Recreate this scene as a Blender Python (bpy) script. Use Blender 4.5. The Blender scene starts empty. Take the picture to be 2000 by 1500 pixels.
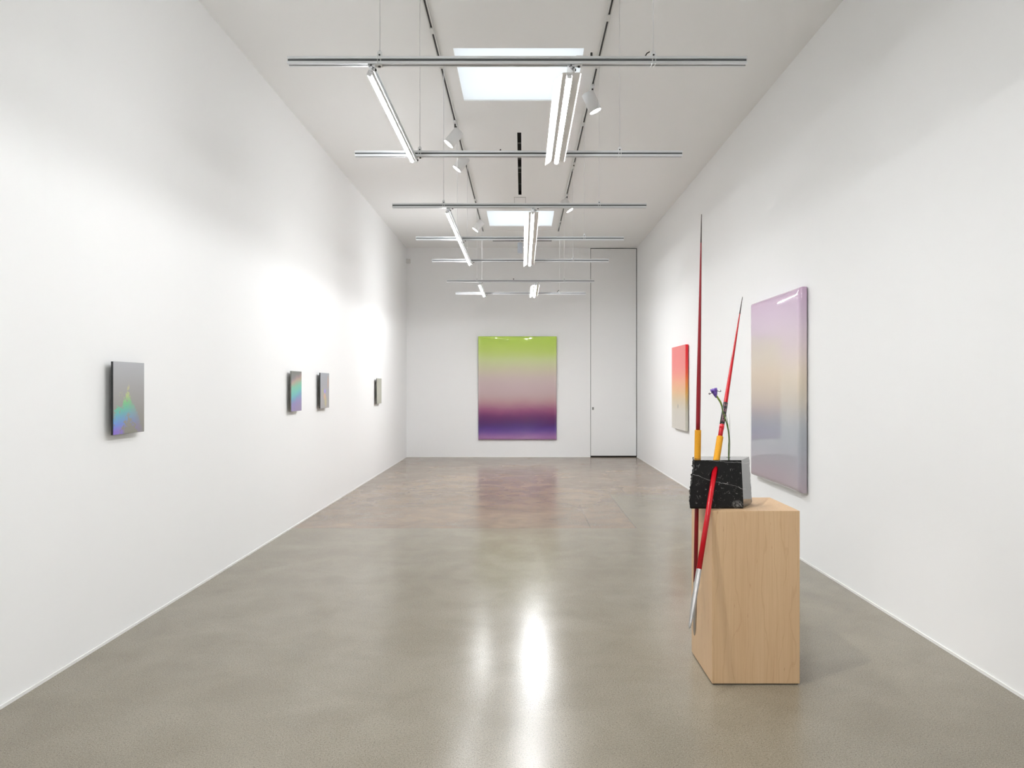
import bpy, bmesh, math, random
from mathutils import Vector, Matrix
PI = math.pi
random.seed(7)

# ------------------------------------------------------------------ camera
scene = bpy.context.scene
cam_data = bpy.data.cameras.new('camera')
cam = bpy.data.objects.new('camera', cam_data)
scene.collection.objects.link(cam)
cam.location = (0, 0, 1.5)
cam.rotation_euler = (PI / 2, 0, 0)
cam_data.sensor_width = 36
cam_data.lens = 25.2
cam_data.shift_x = -0.010
cam_data.shift_y = 0.0015
cam_data.clip_start = 0.05
cam_data.clip_end = 100
scene.camera = cam

# ------------------------------------------------------------------ view + sky + light levels
vs = scene.view_settings
vs.view_transform = 'Standard'
vs.look = 'None'
vs.gamma = 1
vs.use_curve_mapping = False
vs.exposure = 0.29

TUBE = 104.0        # radiance of the fluorescent tubes
SPOT = 13.0        # watts of each track spotlight
TUBE_R = 250.0    # radiance of the tubes under reflectors
LENS = 30.0        # radiance of the spotlight lenses
SKY = .97

world = bpy.data.worlds.new('sky')
scene.world = world
world.use_nodes = True
bg = world.node_tree.nodes['Background']
bg.inputs[0].default_value = (0.90, 0.965, 1.0, 1)
bg.inputs[1].default_value = SKY

# ------------------------------------------------------------------ helpers
COL = scene.collection

def srgb(r, g, b):
    def f(c):
        c /= 255.0
        return c / 12.92 if c <= 0.04045 else ((c + 0.055) / 1.055) ** 2.4
    return (f(r), f(g), f(b), 1)

def new_mat(name):
    m = bpy.data.materials.new(name)
    m.use_nodes = True
    nt = m.node_tree
    return m, nt, nt.nodes['Principled BSDF']

def setp(b, **k):
    names = dict(color='Base Color', rough='Roughness', metal='Metallic', spec='Specular IOR Level',
                 coat='Coat Weight', coat_rough='Coat Roughness', ior='IOR', coat_ior='Coat IOR')
    for a, v in k.items():
        b.inputs[names[a]].default_value = v

def plain(name, color, rough=0.5, metal=0.0, **k):
    m, nt, b = new_mat(name)
    setp(b, color=color, rough=rough, metal=metal, **k)
    return m

def N(nt, t, **props):
    n = nt.nodes.new(t)
    for a, v in props.items():
        setattr(n, a, v)
    return n

def math_n(nt, op, a, b=None, clamp=False):
    n = N(nt, 'ShaderNodeMath', operation=op, use_clamp=clamp)
    for i, v in enumerate((a, b)):
        if v is None:
            continue
        if isinstance(v, (int, float)):
            n.inputs[i].default_value = v
        else:
            nt.links.new(v, n.inputs[i])
    return n.outputs[0]

def mixc(nt, fac, a, b, blend='MIX'):
    n = N(nt, 'ShaderNodeMix', data_type='RGBA', blend_type=blend)
    for sock, v in ((n.inputs[0], fac), (n.inputs[6], a), (n.inputs[7], b)):
        if isinstance(v, (int, float)):
            sock.default_value = v
        elif isinstance(v, tuple):
            sock.default_value = v
        else:
            nt.links.new(v, sock)
    return n.outputs[2]

def ramp(nt, fac, stops, interp='LINEAR'):
    n = N(nt, 'ShaderNodeValToRGB')
    cr = n.color_ramp
    cr.interpolation = interp
    while len(cr.elements) > 1:
        cr.elements.remove(cr.elements[-1])
    for i, (p, c) in enumerate(stops):
        e = cr.elements[0] if i == 0 else cr.elements.new(p)
        e.position = p
        e.color = c if isinstance(c, tuple) else (c, c, c, 1)
    nt.links.new(fac, n.inputs[0])
    return n.outputs[0]

def coords(nt, which='Object', scale=(1, 1, 1), loc=(0, 0, 0)):
    tc = N(nt, 'ShaderNodeTexCoord')
    mp = N(nt, 'ShaderNodeMapping')
    mp.inputs['Scale'].default_value = scale
    mp.inputs['Location'].default_value = loc
    nt.links.new(tc.outputs[which], mp.inputs['Vector'])
    return mp.outputs[0]

def noise(nt, vec, scale, detail=4, rough=0.55, dist=0.0):
    n = N(nt, 'ShaderNodeTexNoise')
    n.inputs['Scale'].default_value = scale
    n.inputs['Detail'].default_value = detail
    n.inputs['Roughness'].default_value = rough
    n.inputs['Distortion'].default_value = dist
    nt.links.new(vec, n.inputs['Vector'])
    return n.outputs[0]

def bump(nt, b, height, strength=0.1, distance=0.01):
    n = N(nt, 'ShaderNodeBump')
    n.inputs['Strength'].default_value = strength
    n.inputs['Distance'].default_value = distance
    nt.links.new(height, n.inputs['Height'])
    nt.links.new(n.outputs[0], b.inputs['Normal'])

def sep(nt, vec):
    n = N(nt, 'ShaderNodeSeparateXYZ')
    nt.links.new(vec, n.inputs[0])
    return n.outputs

# --- mesh helpers
def box(bm, x0, x1, y0, y1, z0, z1, mat=None, mi=0):
    vs_ = [bm.verts.new(p) for p in ((x0, y0, z0), (x1, y0, z0), (x1, y1, z0), (x0, y1, z0),
                                     (x0, y0, z1), (x1, y0, z1), (x1, y1, z1), (x0, y1, z1))]
    if mat is not None:
        for v in vs_:
            v.co = mat @ v.co
    fs = [(0, 3, 2, 1), (4, 5, 6, 7), (0, 1, 5, 4), (1, 2, 6, 5), (2, 3, 7, 6), (3, 0, 4, 7)]
    for f in fs:
        bm.faces.new([vs_[i] for i in f]).material_index = mi
    return vs_

def frame_of(d):
    d = d.normalized()
    a = Vector((0, 0, 1)) if abs(d.z) < 0.95 else Vector((1, 0, 0))
    u = d.cross(a).normalized()
    return u, d.cross(u).normalized()

def tube(bm, pts, radii, seg=16, cap=True, smooth=True, squash=1.0, mi=0):
    pts = [Vector(p) for p in pts]
    if isinstance(radii, (int, float)):
        radii = [radii] * len(pts)
    rings = []
    u0 = None
    for i, p in enumerate(pts):
        d = (pts[min(i + 1, len(pts) - 1)] - pts[max(i - 1, 0)])
        u, v = frame_of(d)
        if u0 is not None:
            dn = d.normalized()
            u = (u0 - dn * u0.dot(dn)).normalized()
            v = dn.cross(u).normalized()
        u0 = u
        rings.append([bm.verts.new(p + radii[i] * (math.cos(2 * PI * k / seg) * u + squash * math.sin(2 * PI * k / seg) * v)) for k in range(seg)])
    for a, b in zip(rings, rings[1:]):
        for k in range(seg):
            f = bm.faces.new((a[k], a[(k + 1) % seg], b[(k + 1) % seg], b[k]))
            f.smooth = smooth
            f.material_index = mi
    if cap:
        for r in (rings[0][::-1], rings[-1]):
            try:
                bm.faces.new(r).material_index = mi
            except ValueError:
                pass

def prism(bm, poly, axis, a, b, mi=0):
    """poly: 2D outline; extruded along axis 'x' or 'y' or 'z' from a to b."""
    def P(u, v, t):
        return {'x': (t, u, v), 'y': (u, t, v), 'z': (u, v, t)}[axis]
    lo = [bm.verts.new(P(u, v, a)) for u, v in poly]
    hi = [bm.verts.new(P(u, v, b)) for u, v in poly]
    n = len(poly)
    for i in range(n):
        bm.faces.new((lo[i], lo[(i + 1) % n], hi[(i + 1) % n], hi[i])).material_index = mi
    bm.faces.new(lo[::-1]).material_index = mi
    bm.faces.new(hi).material_index = mi

def obj(name, bm, mats, parent=None, kind=None, bevel=0, bevel_seg=2, label=None):
    bmesh.ops.recalc_face_normals(bm, faces=bm.faces)
    me = bpy.data.meshes.new(name)
    bm.to_mesh(me)
    bm.free()
    for m in (mats if isinstance(mats, (list, tuple)) else [mats]):
        me.materials.append(m)
    o = bpy.data.objects.new(name, me)
    COL.objects.link(o)
    if parent is not None:
        o.parent = parent
    if kind:
        o['kind'] = kind
    if label:
        o['label'] = label
    if bevel:
        md = o.modifiers.new('bevel', 'BEVEL')
        md.width = bevel
        md.segments = bevel_seg
        md.limit_method = 'ANGLE'
        md.angle_limit = math.radians(40)
    return o

def tag(o, label, cat, group=None):
    o['label'] = label
    o['category'] = cat
    if group:
        o['group'] = group
    return o

def thing(name, label, cat, loc=(0, 0, 0), rot=(0, 0, 0), group=None):
    o = bpy.data.objects.new(name, None)
    o.empty_display_size = 0.1
    COL.objects.link(o)
    o.location = loc
    o.rotation_euler = rot
    return tag(o, label, cat, group)

def copy_tree(o, parent=None):
    c = o.copy()
    COL.objects.link(c)
    c.parent = parent
    for ch in o.children:
        copy_tree(ch, c)
    return c

# ------------------------------------------------------------------ room dimensions
XL, XR = -2.42, 2.40
YF, YB = -6.0, 15.0
ZC = 4.38

# ------------------------------------------------------------------ setting materials
def wall_mat(name, c):
    m, nt, b = new_mat(name)
    v = coords(nt)
    n1 = noise(nt, v, 0.6, 3)
    col = mixc(nt, n1, tuple(list(x * 0.985 for x in c[:3]) + [1]), c)
    nt.links.new(col, b.inputs['Base Color'])
    setp(b, rough=0.62, spec=0.25)
    bump(nt, b, noise(nt, v, 260, 2), 0.04, 0.002)
    return m
M_WALL = wall_mat('white_wall_paint', (0.92, 0.922, 0.918, 1))
M_CEIL = wall_mat('ceiling_paint', (0.95, 0.949, 0.942, 1))
M_DARK = plain('dark_gap', (0.02, 0.02, 0.02, 1), 0.8)
M_BASE = plain('white_baseboard', (0.88, 0.88, 0.86, 1), 0.45)

def floor_mat():
    m, nt, b = new_mat('polished_concrete')
    tc = N(nt, 'ShaderNodeTexCoord')
    pos = tc.outputs['Object']
    x, y, z = sep(nt, pos)[:3]
    big = noise(nt, pos, 0.55, 5, 0.6, 0.6)
    med = noise(nt, pos, 2.6, 6, 0.62, 0.4)
    fine = noise(nt, pos, 120, 3, 0.75)
    grit = noise(nt, pos, 240, 2, 0.6)
    base = mixc(nt, ramp(nt, big, [(0.33, 0.0), (0.68, 1.0)]), srgb(137, 129, 112), srgb(146, 139, 124))
    base = mixc(nt, ramp(nt, med, [(0.35, 0.35), (0.62, 0.0)]), base, srgb(116, 108, 91))
    # brownish older slab at the far end
    warm = mixc(nt, ramp(nt, noise(nt, pos, 1.15, 6, 0.66, 0.9), [(0.38, 0.0), (0.62, 1.0)]), srgb(131, 115, 99), srgb(155, 135, 115))
    warm = mixc(nt, ramp(nt, noise(nt, pos, 3.4, 6, 0.7, 0.5), [(0.42, 0.0), (0.75, 0.6)]), warm, srgb(114, 106, 96))
    a = math_n(nt, 'MULTIPLY', math_n(nt, 'GREATER_THAN', y, 7.53), math_n(nt, 'LESS_THAN', x, 1.20))
    c = math_n(nt, 'GREATER_THAN', y, 9.86)
    mask = math_n(nt, 'MAXIMUM', a, c)
    col = mixc(nt, mask, base, warm)
    # saw-cut joints
    def near(s, v, w):
        return math_n(nt, 'LESS_THAN', math_n(nt, 'ABSOLUTE', math_n(nt, 'SUBTRACT', s, v)), w)
    def rng(s, lo, hi):
        return math_n(nt, 'MULTIPLY', math_n(nt, 'GREATER_THAN', s, lo), math_n(nt, 'LESS_THAN', s, hi))
    lines = [math_n(nt, 'MULTIPLY', near(y, 7.53, .006), math_n(nt, 'LESS_THAN', x, 1.2)),
             math_n(nt, 'MULTIPLY', near(y, 9.86, .008), math_n(nt, 'GREATER_THAN', x, 1.2)),
             math_n(nt, 'MULTIPLY', near(x, 1.20, .006), rng(y, 7.53, 9.86)),
             math_n(nt, 'MULTIPLY', near(x, 0.72, .005), rng(y, 7.53, 9.0)),
             math_n(nt, 'MULTIPLY', near(y, 6.56, .006), math_n(nt, 'GREATER_THAN', x, 1.4)),
             math_n(nt, 'MULTIPLY', near(x, 1.43, .007), math_n(nt, 'GREATER_THAN', y, 9.86))]
    ln = lines[0]
    for l in lines[1:]:
        ln = math_n(nt, 'MAXIMUM', ln, l)
    col = mixc(nt, math_n(nt, 'MULTIPLY', ln, 0.35), col, srgb(88, 80, 70))
    col = mixc(nt, ramp(nt, fine, [(0.3, 0.75), (0.5, 0.0)]), col, srgb(96, 89, 76))
    col = mixc(nt, ramp(nt, grit, [(0.58, 0.0), (0.70, 0.55)]), col, srgb(196, 190, 176))
    col = mixc(nt, ramp(nt, grit, [(0.26, 0.8), (0.36, 0.0)]), col, srgb(78, 72, 62))
    nt.links.new(col, b.inputs['Base Color'])
    r = ramp(nt, med, [(0.3, 0.19), (0.7, 0.25)])
    nt.links.new(r, b.inputs['Roughness'])
    setp(b, ior=1.5, spec=0.5)
    bump(nt, b, noise(nt, pos, 30, 3), 0.02, 0.002)
    return m
M_FLOOR = floor_mat()

# ------------------------------------------------------------------ shell
bm = bmesh.new(); box(bm, XL - .2, XR + .2, YF - .2, YB + .3, -0.12, 0)
obj('floor', bm, M_FLOOR, kind='structure')
bm = bmesh.new(); box(bm, XL - .15, XL, YF, YB, 0, ZC)
obj('wall_left', bm, M_WALL, kind='structure')
bm = bmesh.new(); box(bm, XR, XR + .15, YF, YB, 0, ZC)
obj('wall_right', bm, M_WALL, kind='structure')
bm = bmesh.new(); box(bm, XL - .15, XR + .15, YF - .15, YF, 0, ZC)
obj('wall_front', bm, M_WALL, kind='structure')
DX0, DX1 = 1.428, 2.398
bm = bmesh.new()
box(bm, XL - .15, DX0, YB, YB + .15, 0, ZC)
obj('wall_back', bm, M_WALL, kind='structure')
bm = bmesh.new(); box(bm, DX0, XR + .15, YB + .06, YB + .15, 0, ZC)
obj('trim_1', bm, M_DARK, kind='structure')
# full-height flush door in the back wall
bm = bmesh.new(); box(bm, DX0 + .009, DX1 - .010, YB + .004, YB + .05, .030, ZC - .018)
door = obj('door_1', bm, M_WALL, kind='structure', bevel=.002)
bm = bmesh.new(); box(bm, DX0 + .035, DX0 + .070, YB - .004, YB + .006, .99, 1.045)
pull = obj('door_handle', bm, plain('pull_steel', (.2, .2, .19, 1), .35, 1.0), door, label='small recessed dark steel pull')
bm = bmesh.new(); box(bm, DX0 + .044, DX0 + .061, YB - .007, YB - .003, .995, 1.02)
obj('key_plate', bm, plain('key_plate_steel', (.45, .45, .44, 1), .3, 1.0), pull)

# baseboards: a thin bright bead at the foot of each wall
for nm, x0, x1, y0, y1 in (('baseboard_left', XL, XL + .006, YF, YB), ('baseboard_right', XR - .006, XR, YF, YB),
                           ('baseboard_back', XL + .006, DX0, YB - .006, YB)):
    bm = bmesh.new(); box(bm, x0, x1, y0, y1, 0, .016)
    obj(nm, bm, M_BASE, kind='structure')

# ceiling with two skylight openings and two diffuser slots
HOLES = [(-.59, .53, 6.12, 7.25), (-.59, .53, 11.82, 12.96), (-.058, -.011, 8.16, 10.82), (-.59, .59, 14.22, 14.31)]
def holed_plate(holes, X0, X1, Y0, Y1, z0, z1):
    xs = sorted({X0, X1} | {h[0] for h in holes} | {h[1] for h in holes})
    ys = sorted({Y0, Y1} | {h[2] for h in holes} | {h[3] for h in holes})
    bm = bmesh.new()
    V = {}
    def v(i, j, z):
        k = (i, j, z)
        if k not in V:
            V[k] = bm.verts.new((xs[i], ys[j], z))
        return V[k]
    def solid(i, j):
        if i < 0 or j < 0 or i >= len(xs) - 1 or j >= len(ys) - 1:
            return False
        cx, cy = (xs[i] + xs[i + 1]) / 2, (ys[j] + ys[j + 1]) / 2
        return not any(h[0] < cx < h[1] and h[2] < cy < h[3] for h in holes)
    for i in range(len(xs) - 1):
        for j in range(len(ys) - 1):
            if not solid(i, j):
                continue
            for z in (z0, z1):
                bm.faces.new((v(i, j, z), v(i + 1, j, z), v(i + 1, j + 1, z), v(i, j + 1, z)))
            for (ni, nj, a, b_) in ((i - 1, j, (i, j), (i, j + 1)), (i + 1, j, (i + 1, j), (i + 1, j + 1)),
                                    (i, j - 1, (i, j), (i + 1, j)), (i, j + 1, (i, j + 1), (i + 1, j + 1))):
                if not solid(ni, nj):
                    bm.faces.new((v(*a, z0), v(*b_, z0), v(*b_, z1), v(*a, z1)))
    return bm
ceiling = obj('ceiling', holed_plate(HOLES, XL - .15, XR + .15, YF - .15, YB + .15, ZC, ZC + .14), M_CEIL, kind='structure')

# skylight panes: frosted sheets lit by the sky above them
m, nt, b = new_mat('frosted_skylight_pane')
tr = N(nt, 'ShaderNodeBsdfTranslucent'); tr.inputs[0].default_value = (.97, .985, 1, 1)
nt.links.new(tr.outputs[0], nt.nodes['Material Output'].inputs['Surface'])
M_PANE = m
for i, h in enumerate(HOLES[:2]):
    bm = bmesh.new()
    z = ZC + .012
    vv = [bm.verts.new(p) for p in ((h[0], h[2], z), (h[1], h[2], z), (h[1], h[3], z), (h[0], h[3], z))]
    bm.faces.new(vv)
    w = obj('window_%d' % (i + 1), bm, M_PANE, kind='structure')

# linear diffuser slots (dark boxes above narrow openings)
M_SLOT = plain('black_slot', (.006, .006, .006, 1), .7)
M_VANE = plain('slot_vane', (.07, .07, .07, 1), .4)
def slot(label, x0, x1, y0, y1, vanes):
    t = thing('ceiling_diffuser', label, 'air diffuser', ((x0 + x1) / 2, (y0 + y1) / 2, ZC), group='linear slot diffusers')
    cx, cy = (x0 + x1) / 2, (y0 + y1) / 2
    hx, hy = (x1 - x0) / 2 - .0005, (y1 - y0) / 2 - .0005
    bm = bmesh.new()
    w = .003
    box(bm, -hx, hx, -hy, hy, .055, .060)
    box(bm, -hx, -hx + w, -hy, hy, .001, .055); box(bm, hx - w, hx, -hy, hy, .001, .055)
    box(bm, -hx, hx, -hy, -hy + w, .001, .055); box(bm, -hx, hx, hy - w, hy, .001, .055)
    obj('slot_housing', bm, M_SLOT, t)
    for (a, b_) in vanes:
        bm = bmesh.new()
        if hx > hy:
            box(bm, a - cx, b_ - cx, -hy + w, hy - w, .012, .018)
        else:
            box(bm, -hx + w, hx - w, a - cy, b_ - cy, .010, .016)
        obj('slot_vane', bm, M_VANE, t)
slot('long black slot in the ceiling running away between the two skylights', -.058, -.011, 8.16, 10.82,
     [(8.52, 8.57), (9.12, 9.16), (9.47, 9.56), (9.72, 9.74), (10.27, 10.29)])
slot('black slot across the ceiling beyond the farther skylight', -.59, .59, 14.22, 14.31, [(-.02, .02)])

# white access panel next to the slot, and a fine crosswise joint bar linking the two tracks
bm = bmesh.new()
X0, X1, Y0, Y1 = -.125, .055, 10.95, 11.35
w = .006
for a in ((X0, X1, Y0, Y0 + w), (X0, X1, Y1 - w, Y1), (X0, X0 + w, Y0 + w, Y1 - w), (X1 - w, X1, Y0 + w, Y1 - w)):
    box(bm, a[0], a[1], a[2], a[3], ZC - .006, ZC)
pan = obj('access_panel', bm, plain('panel_frame', (.55, .55, .53, 1), .5))
tag(pan, 'small white access panel frame in the ceiling before the farther skylight', 'access panel')
bm = bmesh.new(); box(bm, X0 + .02, X1 - .02, Y0 + .02, Y1 - .02, ZC - .004, ZC)
obj('panel_lid', bm, M_CEIL, pan)
bm = bmesh.new(); box(bm, -.715, .655, 13.28, 13.30, ZC - .008, ZC)
o = obj('trim_2', bm, M_CEIL, kind='structure')

# ------------------------------------------------------------------ object materials
M_ALU, nt, b = new_mat('brushed_aluminium')
v = coords(nt, 'Object', (2, 2, 2))
nz = noise(nt, coords(nt, 'Object', (1, 60, 60)), 3, 2)
nt.links.new(mixc(nt, nz, (.76, .78, .80, 1), (.86, .88, .90, 1)), b.inputs['Base Color'])
setp(b, rough=.38, metal=.6)
M_ALU_DARK = plain('slot_shadow_aluminium', (.10, .11, .115, 1), .5, .6)
M_SLOT_SHADE = plain('dark_grey_rubber_strip', (.13, .137, .142, 1), .7, spec=.2)  # dark fill that stands in for the deep shade inside the bar slots
M_STEEL = plain('galvanised_clamp', (.86, .87, .87, 1), .4, .15)
M_BOLT = plain('black_bolt', (.012, .012, .012, 1), .35)
M_CABLE = plain('white_cable', (.93, .93, .93, 1), .5)
M_WHITE = plain('white_powder_coat', (.80, .80, .80, 1), .42)
M_REFL = plain('white_reflector_sheet', (.86, .86, .85, 1), .38)
M_BLACKCABLE = plain('black_rubber_cable', (.015, .015, .015, 1), .5)
def tube_mat(strength, c=(.965, .98, 1.0, 1)):
    key = 'lit_tube_%d' % round(strength)
    if key in bpy.data.materials:
        return bpy.data.materials[key]
    m, nt, b = new_mat(key)
    setp(b, color=(.9, .9, .9, 1))
    b.inputs['Emission Color'].default_value = c
    b.inputs['Emission Strength'].default_value = strength
    return m
m, nt, b = new_mat('lit_lens')
b.inputs['Emission Color'].default_value = (1.0, .99, .97, 1)
b.inputs['Emission Strength'].default_value = LENS
M_LENS = m

# ------------------------------------------------------------------ hanging aluminium crossbars
HB = 3.10          # height of the crossbars' centre line
S = .038           # section
def slotted(s, g=.0115, d=.0150):
    """outline of a T-slot section, centred, with one groove per face"""
    h, q = s / 2, g / 2
    pts = []
    side = [(-h, -h), (-q, -h), (-q, -h + .003), (-q - .0035, -h + .004), (-q - .0005, -h + d), (q + .0005, -h + d), (q + .0035, -h + .004), (q, -h + .003), (q, -h)]
    for k in range(4):
        a = k * PI / 2
        for (x, y) in side:
            pts.append((x * math.cos(a) - y * math.sin(a), x * math.sin(a) + y * math.cos(a)))
    return pts
BAR_Y = [3.539, 4.956, 6.382, 7.805, 9.18, 10.98, 12.44]
BAR_NAME = ['nearest the camera', 'second from the front', 'third from the front, before the farther skylight', 'fourth from the front',
            'fifth from the front', 'second farthest', 'farthest, nearest the back wall']
CABLE_X = [(-.703, .647), (-.708, .673), (-.699, .684), (-.708, .675), (-.705, .649), (-.694, .643), (-.70, .649)]
BX0, BX1 = -1.155, 1.105

def make_bar():
    t = thing('light_crossbar', 'x', 'crossbar', (0, 0, HB), group='hanging aluminium crossbars')
    bm = bmesh.new()
    prism(bm, slotted(S), 'x', BX0, BX1)
    obj('extrusion', bm, M_ALU, t, bevel=.0006, bevel_seg=1)
    hs, q = S / 2, .0046  # strips coloured dark in place of the grooves' own shadow
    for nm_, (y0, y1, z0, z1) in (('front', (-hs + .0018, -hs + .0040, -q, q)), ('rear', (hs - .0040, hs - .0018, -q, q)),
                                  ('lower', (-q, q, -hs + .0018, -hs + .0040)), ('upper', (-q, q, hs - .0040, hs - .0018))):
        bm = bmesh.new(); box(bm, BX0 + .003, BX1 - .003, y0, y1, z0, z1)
        obj('slot_strip', bm, M_SLOT_SHADE, t, label='dark grey strip in the slot of the bar')
    for s in (BX0 - .0005, BX1 - .0015):
        bm = bmesh.new()
        tube(bm, [(s, 0, 0), (s + .002, 0, 0)], .0035, 10)
        obj('core_hole', bm, M_ALU_DARK, t)
    return t
def add_hangers(t, i):
    y = BAR_Y[i] if i < len(BAR_Y) else 0
    for x in (CABLE_X[i] if i < 7 else (-.70, .66)):
        c = bpy.data.objects.new('hanger_clamp', CLAMP_MESH); COL.objects.link(c)
        c.parent = t; c.location = (x, 0, 0)
        s = bpy.data.objects.new('clamp_screw', SCREW_MESH); COL.objects.link(s); s.parent = c
        g = bpy.data.objects.new('suspension_cable', CABLE_MESH); COL.objects.link(g)
        g.parent = t; g.location = (x, 0, 0)
def mesh_of(bm, mat):
    o = obj('tmp', bm, mat); me = o.data; bpy.data.objects.remove(o); return me
bm = bmesh.new()
h = S / 2
for dx in (-.008, .008):
    # two wire straps wrapped around the bar
    tube(bm, [(dx, -h - .0015, h + .012), (dx, -h - .0015, 0), (dx, -h - .0015, -h), (dx - .001, -h + .004, -h - .0015),
              (dx - .004, h, -h - .0015), (dx, h + .0015, -h), (dx, h + .0015, h + .012)], .0016, 8)
box(bm, -.017, .017, -.012, .012, h + .0005, h + .004)
box(bm, -.011, .011, -.009, .009, h + .004, h + .026)
tube(bm, [(0, 0, h + .026), (0, 0, h + .034)], .005, 10)
CLAMP_MESH = mesh_of(bm, M_STEEL); CLAMP_MESH.name = 'hanger_clamp'
bm = bmesh.new(); tube(bm, [(0, -.012, h + .009), (0, -.0075, h + .009)], .0045, 10)
SCREW_MESH = mesh_of(bm, M_BOLT); SCREW_MESH.name = 'clamp_screw'
TRACK_Z = ZC - .030
bm = bmesh.new(); tube(bm, [(0, 0, h + .03), (0, 0, TRACK_Z - HB)], .0032, 8)
CABLE_MESH = mesh_of(bm, M_CABLE); CABLE_MESH.name = 'suspension_cable'

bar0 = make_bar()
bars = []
ALL_BARS = BAR_Y + [2.10, .68, -.74, -2.6, -4.0]  # last five are out of view, added to hold the extra tubes
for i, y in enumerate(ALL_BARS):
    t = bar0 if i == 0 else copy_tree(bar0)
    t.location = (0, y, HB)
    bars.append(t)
for i, y in enumerate(ALL_BARS):
    add_hangers(bars[i], i)
    nm = BAR_NAME[i] if i < 7 else (['just ahead of overhead', 'overhead', 'just behind overhead', 'well behind the viewpoint', 'rearmost in the room'][i - 7])
    bars[i]['label'] = 'horizontal silver slotted bar on two white cables, ' + nm

# cable ends and small plates that stick up from the bars
def stub(parent, pts, r, name='cable_tail', mat=None):
    bm = bmesh.new(); tube(bm, pts, r, 8)
    obj(name, bm, mat or M_BLACKCABLE, parent)
stub(bars[0], [(.343, .012, .018), (.343, .012, .048)], .0055)
stub(bars[0], [(.60, .006, .018), (.607, .006, .027), (.617, .006, .043), (.63, .004, .050)], .003)
stub(bars[1], [(-.155, .01, .018), (-.150, .01, .036)], .005)
stub(bars[5], [(-.133, .008, .018), (-.133, .008, .040)], .007)
stub(bars[6], [(.60, .006, .018), (.64, .006, .055)], .006)
for bi, x in ((0, .285), (2, .10), (2, .17), (4, .10), (5, .19), (3, .10)):
    bm = bmesh.new(); box(bm, x - .02, x + .02, -.014, .014, h + .0003, h + .005)
    obj('joint_plate', bm, M_STEEL, bars[bi], bevel=.001)

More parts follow.
